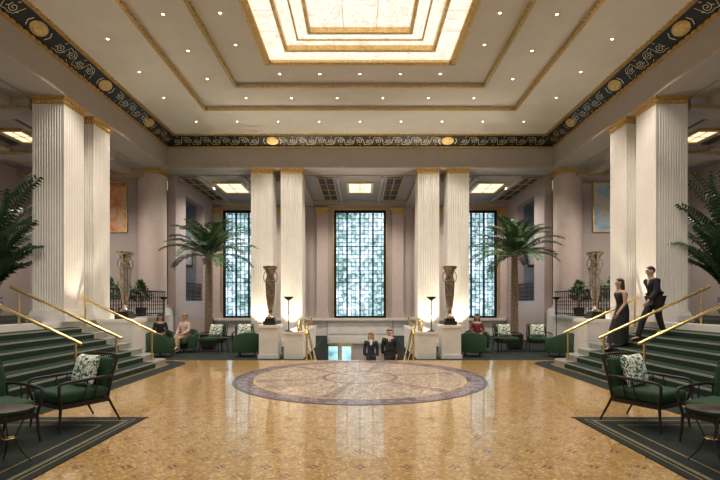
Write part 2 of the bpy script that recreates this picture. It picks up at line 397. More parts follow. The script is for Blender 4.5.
# windows
def window(n,x0,x1,z0,z1,cols,rows,y=24.1):
    o=bpy.data.objects.new('window_%d'%n,None); COL.objects.link(o); o['kind']='structure'
    bm=B(); bx(bm,x0,x1,y+.1,y+.14,z0,z1); ob('pane',bm,winM,o)
    bm=B(); bx(bm,x0,x0+.12,y-.05,y+.12,z0,z1); bx(bm,x1-.12,x1,y-.05,y+.12,z0,z1); bx(bm,x0+.12,x1-.12,y-.05,y+.12,z1-.12,z1); bx(bm,x0+.12,x1-.12,y-.05,y+.12,z0,z0+.12)
    ob('window_frame',bm,iron,o)
    mul=(cols//4,cols//2,3*cols//4)
    bm=B()
    for i in range(1,cols):
        if i in mul: continue
        x=x0+(x1-x0)*i/cols; w=.010; bx(bm,x-w,x+w,y+.03,y+.1,z0,z1)
    for i in range(1,rows):
        z=z0+(z1-z0)*i/rows; w=.009; bx(bm,x0,x1,y+.02,y+.1,z-w,z+w)
    # small ring ornaments down each light
    cw=(x1-x0)/4
    for c in range(4):
        xc=x0+cw*(c+.5)
        for k in range(9):
            zc=z0+.33+k*(z1-z0-.6)/8
            tube(bm,[(xc+.15*math.cos(a),y+.03,zc+.15*math.sin(a)) for a in [2*pi*j/12 for j in range(13)]],.010,4)
    ob('lead_lattice',bm,leadm,o)
    for i in mul:
        x=x0+(x1-x0)*i/cols; bm=B(); bx(bm,x-.042,x+.042,y-.02,y+.1,z0+.12,z1-.12); ob('mullion',bm,iron,o)
    for i in (1,2):
        z=z0+(z1-z0)*i/3; bm=B(); bx(bm,x0+.12,x1-.12,y-.015,y+.1,z-.02,z+.02); ob('transom',bm,iron,o)
window(1,-1.4,1.4,.94,6.75,12,27); window(2,-7.4,-4.65,.94,6.75,12,27); window(3,4.65,7.4,.94,6.75,12,27)
doorglass=M('lit_door_glass',(.30,.60,1),.2,0,.75,1.6,0,1.3)
for i,(a,b) in enumerate(((-1.78,-1.12),(-1.06,-.4))):
    o=bpy.data.objects.new('door_%d'%(i+1),None); COL.objects.link(o); o['kind']='structure'
    bm=B(); bx(bm,a+.08,b-.08,24.12,24.15,-2.3,-.6); ob('door_pane',bm,doorglass,o)
    bm=B(); bx(bm,a,a+.08,24.05,24.2,-2.4,-.45); bx(bm,b-.08,b,24.05,24.2,-2.4,-.45); bx(bm,a+.08,b-.08,24.05,24.2,-.6,-.45); bx(bm,a+.08,b-.08,24.05,24.2,-2.4,-2.3); ob('door_frame',bm,brass,o)

# ---------------------------------------------------------------- stairs
for s in (-1,1):
    t=T('staircase','broad %s staircase of grey stone with green carpet treads rising to the gallery'%('left' if s<0 else 'right'),'staircase',(s*6.6,10,0))
    for k in range(7):
        x=5.5+.33*k; r=.4
        arc=[(x+r*(1-math.cos(a)),12.9-r+r*math.sin(a)) for a in [pi/2*i/6 for i in range(7)]]
        poly=[(x,7.1)]+arc+[(7.81,12.9),(7.81,7.1)]
        if k==6: poly=[(x,7.1),(x,12.9),(7.81,12.9),(7.81,7.1)]
        bm=B(); prism(bm,[(s*a-s*6.6,b-10) for a,b in poly],.15625*k,.15625*(k+1)); st=ob('step',bm,stepm,t)
        bm=B(); z=.15625*(k+1)
        bx(bm,s*(x+.035)-s*6.6,s*(x+.33)-s*6.6,-2.85,1.95,z,z+.012)
        bx(bm,s*(x-.008)-s*6.6,s*(x)-s*6.6,-2.85,1.95,z-.14,z-.032)
        ob('carpet_tread',bm,green,st)
# centre stairs going down
t=T('staircase','central marble staircase going down between the two low stone walls','staircase',(0,13.6,0))
for k in range(15):
    bm=B(); bx(bm,-1.75,1.75,.33*k,.33*(k+1),-2.5,-.16*(k+1)); ob('step',bm,marb,t)
for s in(-1,1):
    t=T('stair_parapet','low white marble wall on the %s of the central stairs going down'%('left' if s<0 else 'right'),'wall',(s*2.08,13.9,0))
    bm=B(); bx(bm,-.30,.30,0,3.95,0,.78); ob('wall_body',bm,marb,t)
    bm=B(); bx(bm,-.33,.33,-.03,3.98,.78,.85); ob('coping',bm,marb,t)
# handrails
def handrail(label,pts,posts,r=.034):
    t=T('handrail',label,'handrail',posts[0][:3])
    o=V(posts[0][:3])
    bm=B(); tube(bm,[V(p)-o for p in pts],r,10); ob('rail',bm,brass,t,50)
    for x,y,z0,z1 in posts:
        bm=B(); q=V((x,y,z0))-o; lathe(bm,[(.06,0),(.06,.02),(r*.75,.03),(r*.7,z1-z0)],10,q); ob('post',bm,brass,t,50)
    return t,o
for s in(-1,1):
    for d,x0,x1,desc in ((12.3,5.75,7.72,'farthest'),(10.5,5.75,8.25,'middle'),(9.0,5.75,8.25,'nearest')):
        f=lambda x:(min(x,8.2)-5.5)/.33*.15625
        zt=lambda x:f(x)+.86
        pts=[(s*(x0-.12),d,zt(x0)-.06),(s*x0,d,zt(x0)),(s*x1,d,zt(x1))]
        po=[]
        for x in ((x0,8.05) if x1>7.9 else (x0,7.6)):
            k=min(8,int((x-5.5)/.33)+1)
            zz=k*.15625+.012
            if x>7.81: zz=1.25
            po.append((s*x,d,zz,zt(x)-.01))
        handrail('brass handrail on the %s stairs, %s of the three from the front chairs'%('left' if s<0 else 'right',desc),pts,po)
    x=s*1.62
    pts=[(x,13.40,.80),(x,13.5,.93),(x,13.7,.93),(x,17.9,-1.2)]
    t,o=handrail('brass handrail down the %s side of the central stairs'%('left' if s<0 else 'right'),pts,[(x,13.5,.0,.9),(x,15.55,-.96,.0),(x,17.5,-1.92,-1.0)],.046)
    bm=B(); tube(bm,[V(p)-o for p in ((x,13.5,.5),(x,13.7,.45),(x,17.9,-1.65))],.026,8); ob('lower_rail',bm,brass,t,50)
    x=s*1.92
    pts=[(x,13.92,.86),(x,13.97,1.12),(x,14.12,1.2),(x,17.6,1.2)]
    t,o=handrail('brass rail on top of the low %s marble wall by the stairs'%('left' if s<0 else 'right'),pts,[(x,14.5,.85,1.18),(x,15.5,.85,1.18),(x,16.5,.85,1.18),(x,17.55,.85,1.18)],.042)
    bm=B(); tube(bm,[V(p)-o for p in ((x,14.3,1.02),(x,17.6,1.02))],.024,8); ob('lower_rail',bm,brass,t,50)

# ---------------------------------------------------------------- columns
def fluted(w,n,z0,z1,bm):
    h=w/2; m=.04; fw=(w-2*m)/n; poly=[]
    side=[(-h,-h)]
    for i in range(n):
        a=-h+m+i*fw
        for j in range(6):
            th=pi*j/5
            side.append((a+fw*.12+fw*.76*(j/5), -h+math.sin(th)*fw*.24))
    for k in range(4):
        c,s_=math.cos(k*pi/2),math.sin(k*pi/2)
        poly+=[(x*c-y*s_,x*s_+y*c) for x,y in side]
    prism(bm,poly,z0,z1,False)
def capital(bm,h,z):
    for a,b,c in ((.015,.10,.13),(.006,.13,.23),(.03,.23,.26),(.05,.26,.3)):
        bx(bm,-h-a,h+a,-h-a,h+a,z+b,z+c)
    n=11
    for k in range(4):
        c,s_=math.cos(k*pi/2),math.sin(k*pi/2)
        for i in range(n):
            x=-h+(i+.5)*2*h/n
            vs=ell(bm,(0,0,0),(h/n*.75,.025,.048),6,5)
            for v in vs:
                X,Y=v.co.x+x,v.co.y-h-.012
                v.co=V((X*c-Y*s_,X*s_+Y*c,v.co.z+z+.18))
def column(label,x,y,z,top,w,mat,n,group,fl=True):
    t=T('column',label,'column',(x,y,z),0,group)
    H=top-z; h=w/2
    bm=B()
    if fl: fluted(w,n,.3,H-.2,bm)
    else: prism(bm,[(h*1.0*math.cos(a),h*math.sin(a)) for a in [2*pi*i/40 for i in range(40)]],.3,H-.2,False)
    ob('shaft',bm,mat,t,40 if not fl else None)
    bm=B(); capital(bm,h,H-.3); ob('capital',bm,gold,t)
    bm=B(); bx(bm,-h-.1,h+.1,-h-.1,h+.1,0,.18); bx(bm,-h-.05,h+.05,-h-.05,h+.05,.18,.25); bx(bm,-h-.02,h+.02,-h-.02,h+.02,.25,.3); ob('base',bm,marb,t)
for s in(-1,1):
    sd='left' if s<0 else 'right'
    column('large cream fluted pier beside the %s stairs, nearer of its pair'%sd,s*8.22,12.15,1.25,7.2,.84,cream,11,'fluted columns')
    column('large cream fluted pier behind the urn on the %s, farther of its pair'%sd,s*8.22,13.45,1.25,7.2,.84,cream,11,'fluted columns')
    column('cream fluted column flanking the %s bay, outer one of its back pair'%sd,s*3.985,18.465,0,7.2,.87,cream,11,'fluted columns')
    column('cream fluted column by the central stairs, inner one of the %s back pair'%sd,s*2.775,18.465,0,7.2,.87,cream,11,'fluted columns')
    column('smooth pink marble round column at the far %s corner of the hall'%sd,s*8.62,18.5,1.25,7.2,1.1,pilm,0,'pink corner columns',False)

# ---------------------------------------------------------------- pedestals & urns
def urn(label,loc,sc,mat):
    t=T('urn',label,'urn',loc,0,'tall bronze urns')
    t.scale=(sc,sc,sc)
    bm=B(); bx(bm,-.19,.19,-.19,.19,0,.12); bx(bm,-.15,.15,-.15,.15,.12,.2); ob('base',bm,black,t)
    bm=B(); lathe(bm,[(.14,.2),(.14,.24),(.08,.29),(.055,.36),(.075,.41),(.06,.46),(.085,.52),(.105,.66),(.125,.9),(.14,1.15),(.15,1.36),(.145,1.44),(.115,1.5),(.12,1.6),(.165,1.72),(.225,1.8),(.225,1.84),(.18,1.84),(.11,1.7)],28); ob('body',bm,mat,t,40)
    for z,r in ((.55,.088),(.92,.126),(1.38,.148),(1.52,.114),(1.79,.21)):
        bm=B(); lathe(bm,[(r,z-.014),(r+.016,z),(r,z+.014)],28); ob('relief_band',bm,mat,t,40)
    for i in range(14):
        a=2*pi*i/14
        bm=B(); tube(bm,[(.084*math.cos(a),.084*math.sin(a),.56),(.126*math.cos(a),.126*math.sin(a),.92),(.150*math.cos(a),.150*math.sin(a),1.36)],[.008,.012,.012],5); ob('relief_rib',bm,mat,t,40)
    for s in(-1,1):
        bm=B(); tube(bm,[(s*.14,0,1.36),(s*.19,0,1.38),(s*.215,0,1.48),(s*.2,0,1.6),(s*.15,0,1.68)],.014,8); ob('handle',bm,mat,t,50)
for s in(-1,1):
    sd='left' if s<0 else 'right'
    t=T('pedestal','square pale marble pedestal under the urn at the far end of the %s stairs'%sd,'pedestal',(s*7.1,13.3,0))
    bm=B(); bx(bm,-.5,.5,-.38,.38,0,1.18); ob('body',bm,marb,t)
    bm=B(); bx(bm,-.54,.54,-.40,.42,1.18,1.28); ob('cap',bm,cream,t)
    bm=B(); bx(bm,-.53,.53,-.40,.41,0,.12); ob('plinth',bm,marb,t)
    urn('tall silvery bronze urn at the far end of the %s gallery stairs'%sd,(s*7.02,13.3,1.28),1.08,silverb)
    t=T('pedestal','narrow white marble pedestal under the urn %s of the central stairs'%sd,'pedestal',(s*2.88,14.3,0))
    bm=B(); bx(bm,-.3,.3,-.3,.3,0,.97); ob('body',bm,marb,t)
    bm=B(); bx(bm,-.34,.34,-.34,.34,.97,1.05); ob('cap',bm,cream,t)
    bm=B(); bx(bm,-.33,.33,-.33,.33,0,.12); ob('plinth',bm,marb,t)
    urn('tall bronze urn in front of the %s back column pair'%sd,(s*2.88,14.3,1.05),1.02,bronze)
def torchere(label,loc,h):
    t=T('floor_lamp',label,'lamp',loc,0,'black torchere lamps')
    bm=B(); lathe(bm,[(.14,0),(.14,.02),(.05,.04),(.02,.07)],20); ob('base',bm,iron,t,40)
    bm=B(); lathe(bm,[(.016,.06),(.016,h*.5),(.026,h*.5+.01),(.026,h*.5+.03),(.016,h*.5+.04),(.014,h-.1)],10); ob('pole',bm,iron,t,40)
    bm=B(); lathe(bm,[(.02,h-.12),(.05,h-.1),(.12,h-.05),(.17,h),(.16,h),(.1,h-.04),(.02,h-.06)],20); ob('bowl',bm,iron,t,40)
for s in(-1,1):
    sd='left' if s<0 else 'right'
    torchere('black saucer-topped floor lamp beside the %s rear seats'%sd,(s*7.5,17.0,0),1.98)
    torchere('black saucer-topped lamp on the low marble wall %s of the central stairs'%sd,(s*2.26,14.1,.85),1.1)

# ---------------------------------------------------------------- gallery railing
def balustrade(label,x,y0,y1,z,h):
    t=T('balustrade',label,'railing',(x,(y0+y1)/2,z)); L=(y1-y0)/2
    bm=B(); bx(bm,-.03,.03,-L,L,h-.05,h); ob('top_rail',bm,iron,t)
    bm=B(); bx(bm,-.02,.02,-L,L,.06,.1); ob('bottom_rail',bm,iron,t)
    n=int(2*L/.16)
    for i in range(n+1):
        y=-L+.02+i*(2*L-.04)/n
        bm=B(); bx(bm,-.01,.01,y-.01,y+.01,0,h-.05); ob('baluster',bm,iron,t)
    bm=B()
    for i in range(n):
        y=-L+.02+(i+.5)*(2*L-.04)/n
        for zc,r in ((h*.35,.065),(h*.65,.065)):
            tube(bm,[(0,y+r*math.cos(a),zc+r*1.6*math.sin(a)) for a in [2*pi*j/10 for j in range(11)]],.007,4)
    ob('scrollwork',bm,iron,t)
for s in(-1,1):
    sd='left' if s<0 else 'right'
    balustrade('black wrought iron railing on the %s gallery edge beyond the piers'%sd,s*7.85,13.98,17.9,1.27,.95)
    balustrade('black iron railing across the alcove opening in the %s bay wall'%sd,s*7.95,20.12,22.28,1.85,.85)
# shrubs
def shrub(label,loc,r,h,mat,n=320):
    t=T('potted_shrub',label,'plant',loc)
    bm=B(); lathe(bm,[(.13,0),(.18,.05),(.2,.3),(.21,.32),(.18,.32),(.17,.29)],18); ob('pot',bm,potm,t,40)
    bm=B()
    for i in range(n):
        a=R.uniform(0,2*pi); q=R.random()**.5; zz=R.uniform(.3,1)
        p=V((r*q*math.cos(a)*math.sin(pi*(.15+.8*zz)),r*q*math.sin(a)*math.sin(pi*(.15+.8*zz)),.25+h*zz))
        d=V((R.uniform(-1,1),R.uniform(-1,1),R.uniform(-.3,1))).normalized()*.15; w=d.cross(V((R.uniform(-1,1),R.uniform(-1,1),1))).normalized()*.04
        vs=[bm.verts.new(q_) for q_ in (p,p+d*.5+w,p+d,p+d*.5-w)]; bm.faces.new(vs)
    ob('foliage',bm,mat,t)
    bm=B(); 
    for i in range(4):
        a=i*1.6; tube(bm,[(0.03*math.cos(a),.03*math.sin(a),.28),(.1*math.cos(a),.1*math.sin(a),.3+h*.6)],.008,5)
    ob('stem',bm,bark,t)
for s in(-1,1):
    sd='left' if s<0 else 'right'
    for y,w,mm in ((14.6,'nearest the piers',leaf),(15.7,'the middle one',leafd),(16.9,'by the pink column',leaf)):
        shrub('leafy green potted shrub behind the %s gallery railing, %s'%(sd,w),(s*8.32,y,1.262),.36,1.05,mm)
    shrub('bushy potted plant inside the %s bay wall alcove'%sd,(s*8.85,21.2,1.85),.34,1.4,leafd)

# ---------------------------------------------------------------- palms
def frond(bm,base,az,el,L,droop,nl,ll,w=.022,seg=12,tipd=.38):
    p=V(base); pts=[p.copy()]; e=el; h=V((math.cos(az),math.sin(az),0)); dirs=[]
    for i in range(seg):
        d=h*math.cos(e)+V((0,0,math.sin(e))); dirs.append(d); p=p+d*(L/seg); pts.append(p.copy()); e-=droop/seg*(.4+1.2*i/seg)
    tube(bm,pts,[.018*(1-.85*i/seg) for i in range(seg+1)],5)
    side=V((-h.y,h.x,0))
    for i in range(nl):
        t=.14+.86*i/(nl-1); f=t*seg; k=min(int(f),seg-1); q=pts[k].lerp(pts[k+1],f-k); d=dirs[k]; upv=side.cross(d)
        if upv.z<0: upv=-upv
        l=ll*(math.sin(pi*(.12+.78*t))**.7)
        for s in(-1,1):
            dd=(d*.75+side*s*.85+upv*.28+V((0,0,R.uniform(-.12,.12)))).normalized()
            m=q+dd*l*.5; tip=q+dd*l+V((0,0,-l*tipd)); wv=d*w
            a=bm.verts.new(q-wv*.4); b=bm.verts.new(q+wv*.4); c=bm.verts.new(m+wv); e_=bm.verts.new(m-wv); g=bm.verts.new(tip)
            bm.faces.new((a,b,c,e_)); bm.faces.new((e_,c,g))
def datepalm(label,loc,h,rot):
    t=T('palm_tree',label,'palm tree',loc)
    bm=B(); lathe(bm,[(.22,0),(.3,.05),(.33,.5),(.35,.55),(.3,.55),(.29,.48)],24); ob('pot',bm,potm,t,40)
    bm=B(); pr=[]; n=36
    for i in range(n+1):
        z=.45+(h-.45)*i/n; r=.135-.025*i/n+(.018 if i%2 else 0); pr.append((r,z))
    pr+=[(.16,h+.05),(.06,h+.2)]
    lathe(bm,pr,14); ob('trunk',bm,bark,t,60)
    N_=30
    for i in range(N_):
        az=rot+i*2.39996; q=i/N_
        el=math.radians(87-84*q+R.uniform(-6,6)); L=1.72+R.uniform(-.15,.15)
        bm=B(); frond(bm,(0.06*math.cos(az),.06*math.sin(az),h+.05),az,el,L,math.radians(82-14*q),28,.44,.030,12,.24); ob('frond',bm,leafd if i%3==2 else leaf,t)
datepalm('tall palm tree in front of the left bay window',(-5.80,17.05,0),3.5,.9)
datepalm('tall palm tree in front of the right bay window',(5.92,17.05,0),3.5,1.4)
def kentia(label,loc,rot):
    t=T('potted_palm',label,'palm tree',loc)
    bm=B(); lathe(bm,[(.25,0),(.28,.04),(.42,.3),(.45,.48),(.40,.6),(.43,.64),(.38,.64),(.36,.56)],28); ob('pot',bm,porc,t,40)
    bm=B(); lathe(bm,[(.37,.53),(.37,.56)],20); ob('soil',bm,soil,t)
    for i in range(30):
        az=rot+i*2.39996; q=i/30
        el=math.radians(90-26*q+R.uniform(-3,3)); L=3.8-2.0*q+R.uniform(-.2,.2)
        bm=B(); frond(bm,(.12*math.cos(az),.12*math.sin(az),.55),az,el,L,math.radians(46+28*q),30,.56,.042,14,.42); ob('frond',bm,leaf if i%4==0 else leafd,t)
kentia('bushy dark palm in a blue and white porcelain pot on the left gallery',(-9.85,11.6,1.262),.5)
kentia('bushy dark palm in a blue and white porcelain pot on the right gallery',(9.85,11.6,1.262),1.9)

# ---------------------------------------------------------------- lights
def coffer():
    t=T('ceiling_light_panel','large stepped luminous marble ceiling panel with gold frames','ceiling light',(0,CY,8.62))
    bm=B(); frame(bm,2.05,1.7,2.6,2.14,.04,.08); ob('outer_panel',bm,lum,t)
    bm=B(); frame(bm,1.35,1.1,2.0,1.65,.16,.2); ob('middle_panel',bm,lum,t)
    bm=B(); bx(bm,-1.3,1.3,-1.05,1.05,.28,.32); ob('centre_panel',bm,lum,t)
    for a,b,z,w in ((1.98,1.63,.02,.09),(1.64,1.345,.14,.05),(1.28,1.03,.14,.09)):
        bm=B(); frame(bm,a,b,a+w,b+w,z,z+(.16 if a!=1.64 else .02)); ob('gold_frame',bm,gold,t)
    bm=B()
    for i in (-1,1): bx(bm,i*.43-.006,i*.43+.006,-1.05,1.05,.27,.285)
    for s in(-1,1):
        for i in (-1,0,1): bx(bm,i*.7-.004,i*.7+.004,s*1.1,s*1.65,.155,.165)
        for i in (-1.5,-.5,.5,1.5): bx(bm,i*.9-.004,i*.9+.004,s*1.7,s*2.14,.035,.045)
        for j in (-.8,0,.8): bx(bm,s*2.05,s*2.6,j-.004,j+.004,.035,.045)
    ob('glazing_bars',bm,gold,t)
coffer()
bm=B(); lathe(bm,[(.055,0),(.055,-.010),(.036,-.012),(.033,0)],18); ringme=bpy.data.meshes.new('trim_ring'); bmesh.ops.recalc_face_normals(bm,faces=bm.faces[:]); bm.to_mesh(ringme); bm.free(); ringme.materials.append(gold)
bm=B(); lathe(bm,[(.033,-.004),(.033,-.001)],18); lensme=bpy.data.meshes.new('lens'); bm.to_mesh(lensme); bm.free(); lensme.materials.append(lampglow)
def spot(loc,tgt,power,ang,col=(1,.895,.765),blend=.6,rad=.03):
    l=bpy.data.lights.new('lamp','SPOT'); l.energy=power; l.spot_size=math.radians(ang); l.spot_blend=blend; l.color=col; l.shadow_soft_size=rad
    o=bpy.data.objects.new('spot_lamp',l); COL.objects.link(o); o.location=loc  # shared spot: downlights, ceiling panel light and column up-lights
    o.rotation_euler=(V(tgt)-V(loc)).to_track_quat('-Z','Y').to_euler(); return o
def downlight(x,y,z,power=0,lab='small round recessed downlight glowing in the coffered hall ceiling',grp='recessed downlights in the hall ceiling'):
    t=T('downlight',lab,'downlight',(x,y,z),0,grp)
    ob('trim_ring',ringme,gold,t); ob('lens',lensme,lampglow,t)
    if power: spot((x,y,z-.06),(x,y,0),power*1.25,112)
for i in range(9): downlight(-6+1.5*i,16.3,8.4,260 if i%2==0 else 0)
for s in(-1,1):
    for j,d in enumerate((14.4,12.8,11.2,9.6,8.0,6.4,4.8)):
        downlight(s*6.35,d,8.4,300 if j%2==0 else 0)
    for j,d in enumerate((13.4,11.9,10.4,8.9,7.4)):
        downlight(s*4.6,d,8.50,300 if j%2==1 else 0)
    for d in (11.8,10.5,9.2): downlight(s*3.3,d,8.60)
for i in range(6): downlight(-3.75+1.5*i,14.65,8.50,200 if i in(1,4) else 0)
for i in range(5): downlight(-2.4+1.2*i,13.3,8.60,220 if i==2 else 0)
for x in (-3,0,3): downlight(x,5.0,8.4,300)
def bay_light(label,x,y,z,w,l,power):
    t=T('ceiling_light',label,'ceiling light',(x,y,z),0)
    bm=B(); bx(bm,-w/2,w/2,-l/2,l/2,-.06,-.02); ob('diffuser',bm,panelglow,t)
    bm=B(); frame(bm,w/2,l/2,w/2+.12,l/2+.12,-.08,0); 
    bx(bm,-.02,.02,-l/2,l/2,-.07,-.055); bx(bm,-w/2,w/2,-.02,.02,-.07,-.055)
    ob('frame',bm,gold,t)
    for q in(-1,1):
        spot((x+q*(w/2+.3),y,z-.05),(x+q*.6,y,0),power,150,(1,.90,.78))
bay_light('square glowing ceiling light over the central bay before the window',0,20.7,7.15,1.0,1.6,330)
bay_light('square glowing ceiling light over the left bay',-5.9,20.7,7.15,1.1,1.6,380)
bay_light('square glowing ceiling light over the right bay',5.9,20.7,7.15,1.1,1.6,380)
for s in(-1,1):
    bay_light('glowing ceiling light in the %s gallery ceiling'%('left' if s<0 else 'right'),s*10.85,14.3,7.15,.6,.9,400)
# column up-lights
for s in(-1,1):
    for x,y in ((s*2.78,17.5),(s*3.98,17.5)): spot((x,y,.35),(x,18.15,5),330,70,(1,.86,.66))
    spot((s*6.9,12.15,1.2),(s*7.9,12.15,5.0),120,80,(1,.86,.66)); spot((s*7.1,13.95,.25),(s*7.9,13.6,5.0),110,80,(1,.86,.66))

# ---------------------------------------------------------------- murals
for s,mm,lab in ((-1,muralO,'orange and grey mural on the left gallery end wall'),(1,muralB,'bluish landscape mural on the right gallery end wall')):
    t=T('mural',lab,'painting',(s*10.9,18.58,5.8))
    bm=B(); bx(bm,-1.15,1.15,-.03,0,-1.05,1.05); ob('canvas',bm,mm,t)
    bm=B()
    for a in ((-1.2,1.2,1.05,1.1),(-1.2,1.2,-1.1,-1.05)): bx(bm,a[0],a[1],-.05,0,a[2],a[3])
    for q in(-1,1): bx(bm,q*1.15,q*1.2,-.05,0,-1.05,1.05)
    ob('frame',bm,gold,t)
    t=T('picture','blue toned framed picture inside the %s bay alcove'%('left' if s<0 else 'right'),'painting',(s*8.9,22.28,4.6))
    bm=B(); bx(bm,-.5,.5,-.02,0,-.9,.9); ob('canvas',bm,muralB,t)
    bm=B(); bx(bm,-.56,.56,-.04,0,.9,.96); bx(bm,-.56,.56,-.04,0,-.96,-.9); bx(bm,-.56,-.5,-.04,0,-.9,.9); bx(bm,.5,.56,-.04,0,-.9,.9); ob('frame',bm,gold,t)

# ---------------------------------------------------------------- rugs
for s in(-1,1):
    t=T('rug','dark green rug with gold border lines under the front %s armchairs'%('left' if s<0 else 'right'),'rug',(s*5.2,4.6,0))
    bm=B(); bx(bm,-1.95,1.95,-2.6,2.17,0,.012); ob('field',bm,dgreen,t)
    bm=B()
    for q,w in ((.10,.02),(.17,.05),(.42,.03)):
        bx(bm,-1.95+q,1.95-q,2.17-q-w,2.17-q,.012,.0135)
        for e in(-1,1): bx(bm,e*(1.95-q-w),e*(1.95-q),-2.6,2.17-q-w,.012,.0135)
    ob('border_stripe',bm,ruggold,t)
    bm=B(); bx(bm,-1.98,1.98,2.17,2.2,0,.009); ob('edge_binding',bm,black,t)

# ---------------------------------------------------------------- chairs
def armchair(label,loc,rz,grp):
    t=T('armchair',label,'armchair',loc,rz,grp)
    bm=B(); pad(bm,(.68,.68,.17),Matrix.Translation((0,-.01,.445)),.055); ob('seat_cushion',bm,velvet,t,50)
    bm=B(); pad(bm,(.60,.11,.46),Matrix.Translation((0,.36,.70))@Matrix.Rotation(-.2,4,'X'),.045); ob('back_cushion',bm,velvet,t,50)
    bm=B()
    for a in ((-.36,.36,-.34,-.30),(-.36,.36,.28,.32),(-.36,-.32,-.30,.28),(.32,.36,-.30,.28)): bx(bm,*a,.31,.37)
    ob('seat_frame',bm,wood,t)
    for s in(-1,1):
        bm=B(); tube(bm,[(s*.35,-.33,.36),(s*.355,-.34,.2),(s*.37,-.36,0)],[.02,.018,.013],8); ob('leg',bm,wood,t,50)
        bm=B(); tube(bm,[(s*.34,.50,0),(s*.335,.40,.2),(s*.33,.32,.37),(s*.33,.38,.62),(s*.32,.45,.84),(s*.31,.49,.95)],[.013,.017,.021,.02,.018,.018],8); ob('leg',bm,wood,t,50)
        bm=B(); tube(bm,[(s*.33,.39,.665),(s*.375,.28,.68),(s*.395,.0,.675),(s*.395,-.27,.665),(s*.392,-.35,.655),(s*.39,-.37,.62),(s*.375,-.36,.48),(s*.355,-.33,.36)],[.017,.02,.021,.021,.02,.019,.018,.018],8); ob('arm',bm,wood,t,50)
        bm=B(); tube(bm,[(s*.35,-.05,.37),(s*.39,-.03,.5),(s*.395,0,.665)],.010,6); tube(bm,[(s*.35,.12,.37),(s*.385,.12,.5),(s*.39,.14,.668)],.010,6); ob('arm_brace',bm,wood,t,50)
    bm=B(); tube(bm,[(-.31,.49,.95),(-.15,.505,.962),(0,.51,.965),(.15,.505,.962),(.31,.49,.95)],.02,8); tube(bm,[(-.3,.40,.56),(.3,.40,.56)],.012,6)
    for i in range(-4,5): tube(bm,[(i*.06,.41,.56),(i*.06,.505,.95)],.007,5)
    ob('back_frame',bm,wood,t,50)
    return t
def pillowmesh(sz,th):
    bm=B(); n=10; top={};bot={}
    for i in range(n+1):
        for j in range(n+1):
            u=-1+2*i/n; v=-1+2*j/n
            h=th*(max(0,(1-u**4)*(1-v**4)))**.55
            x=u*sz*(1-.05*(1-abs(v))*(abs(u)>.9)); z=v*sz*(1-.05*(1-abs(u))*(abs(v)>.9))
            top[i,j]=bm.verts.new((x*1.12,-h,z))
            bot[i,j]=top[i,j] if i in(0,n) or j in(0,n) else bm.verts.new((x*1.12,h,z))
    for i in range(n):
        for j in range(n):
            bm.faces.new((top[i,j],top[i+1,j],top[i+1,j+1],top[i,j+1]))
            f=[bot[i,j],bot[i,j+1],bot[i+1,j+1],bot[i+1,j]]
            try: bm.faces.new(f)
            except ValueError: pass
    return bm
def cushion(label,chair_loc,rz,mat=None,local=(0,.19,.755),tilt=-.28,sz=.23):
    o=ob('cushion',pillowmesh(sz,.075),mat or printM,None,80)
    o.matrix_world=Matrix.Translation(chair_loc)@Matrix.Rotation(rz,4,'Z')@Matrix.Translation(local)@Matrix.Rotation(tilt,4,'X')
    return tag(o,label,'cushion','leaf print cushions')
def barrel(label,loc,rz):
    t=T('barrel_chair',label,'armchair',loc,rz,'green barrel chairs')
    bm=B(); n=28; rows=[]
    for i in range(n+1):
        a=math.radians(-35+250*i/n)
        c,s_=math.cos(a),math.sin(a)
        h=.62+.18*max(0,math.sin(a))
        rows.append([bm.verts.new(p) for p in ((.44*c,.40*s_,.16),(.46*c,.43*s_,h-.03),(.44*c,.41*s_,h),(.37*c,.34*s_,h),(.35*c,.32*s_,h-.03),(.34*c,.30*s_,.16))])
    for a,b in zip(rows,rows[1:]):
        for k in range(6): bm.faces.new((a[k],a[(k+1)%6],b[(k+1)%6],b[k]))
    bm.faces.new(rows[0]); bm.faces.new(rows[-1][::-1]); ob('shell',bm,velvet,t,60)
    bm=B(); pad(bm,(.62,.62,.18),Matrix.Translation((0,-.06,.37)),.06); ob('seat_cushion',bm,velvet,t,50)
    bm=B(); lathe(bm,[(.3,.14),(.32,.18),(.32,.28)],24); ob('seat_base',bm,velvet,t)
    for x in(-1,1):
        for y in(-1,1):
            bm=B(); lathe(bm,[(.012,0),(.022,.16)],10,(x*.24,y*.22,0)); ob('leg',bm,wood,t)
    return t
ga='green armchairs on the front rugs'; gr='green armchairs in the rear seating'
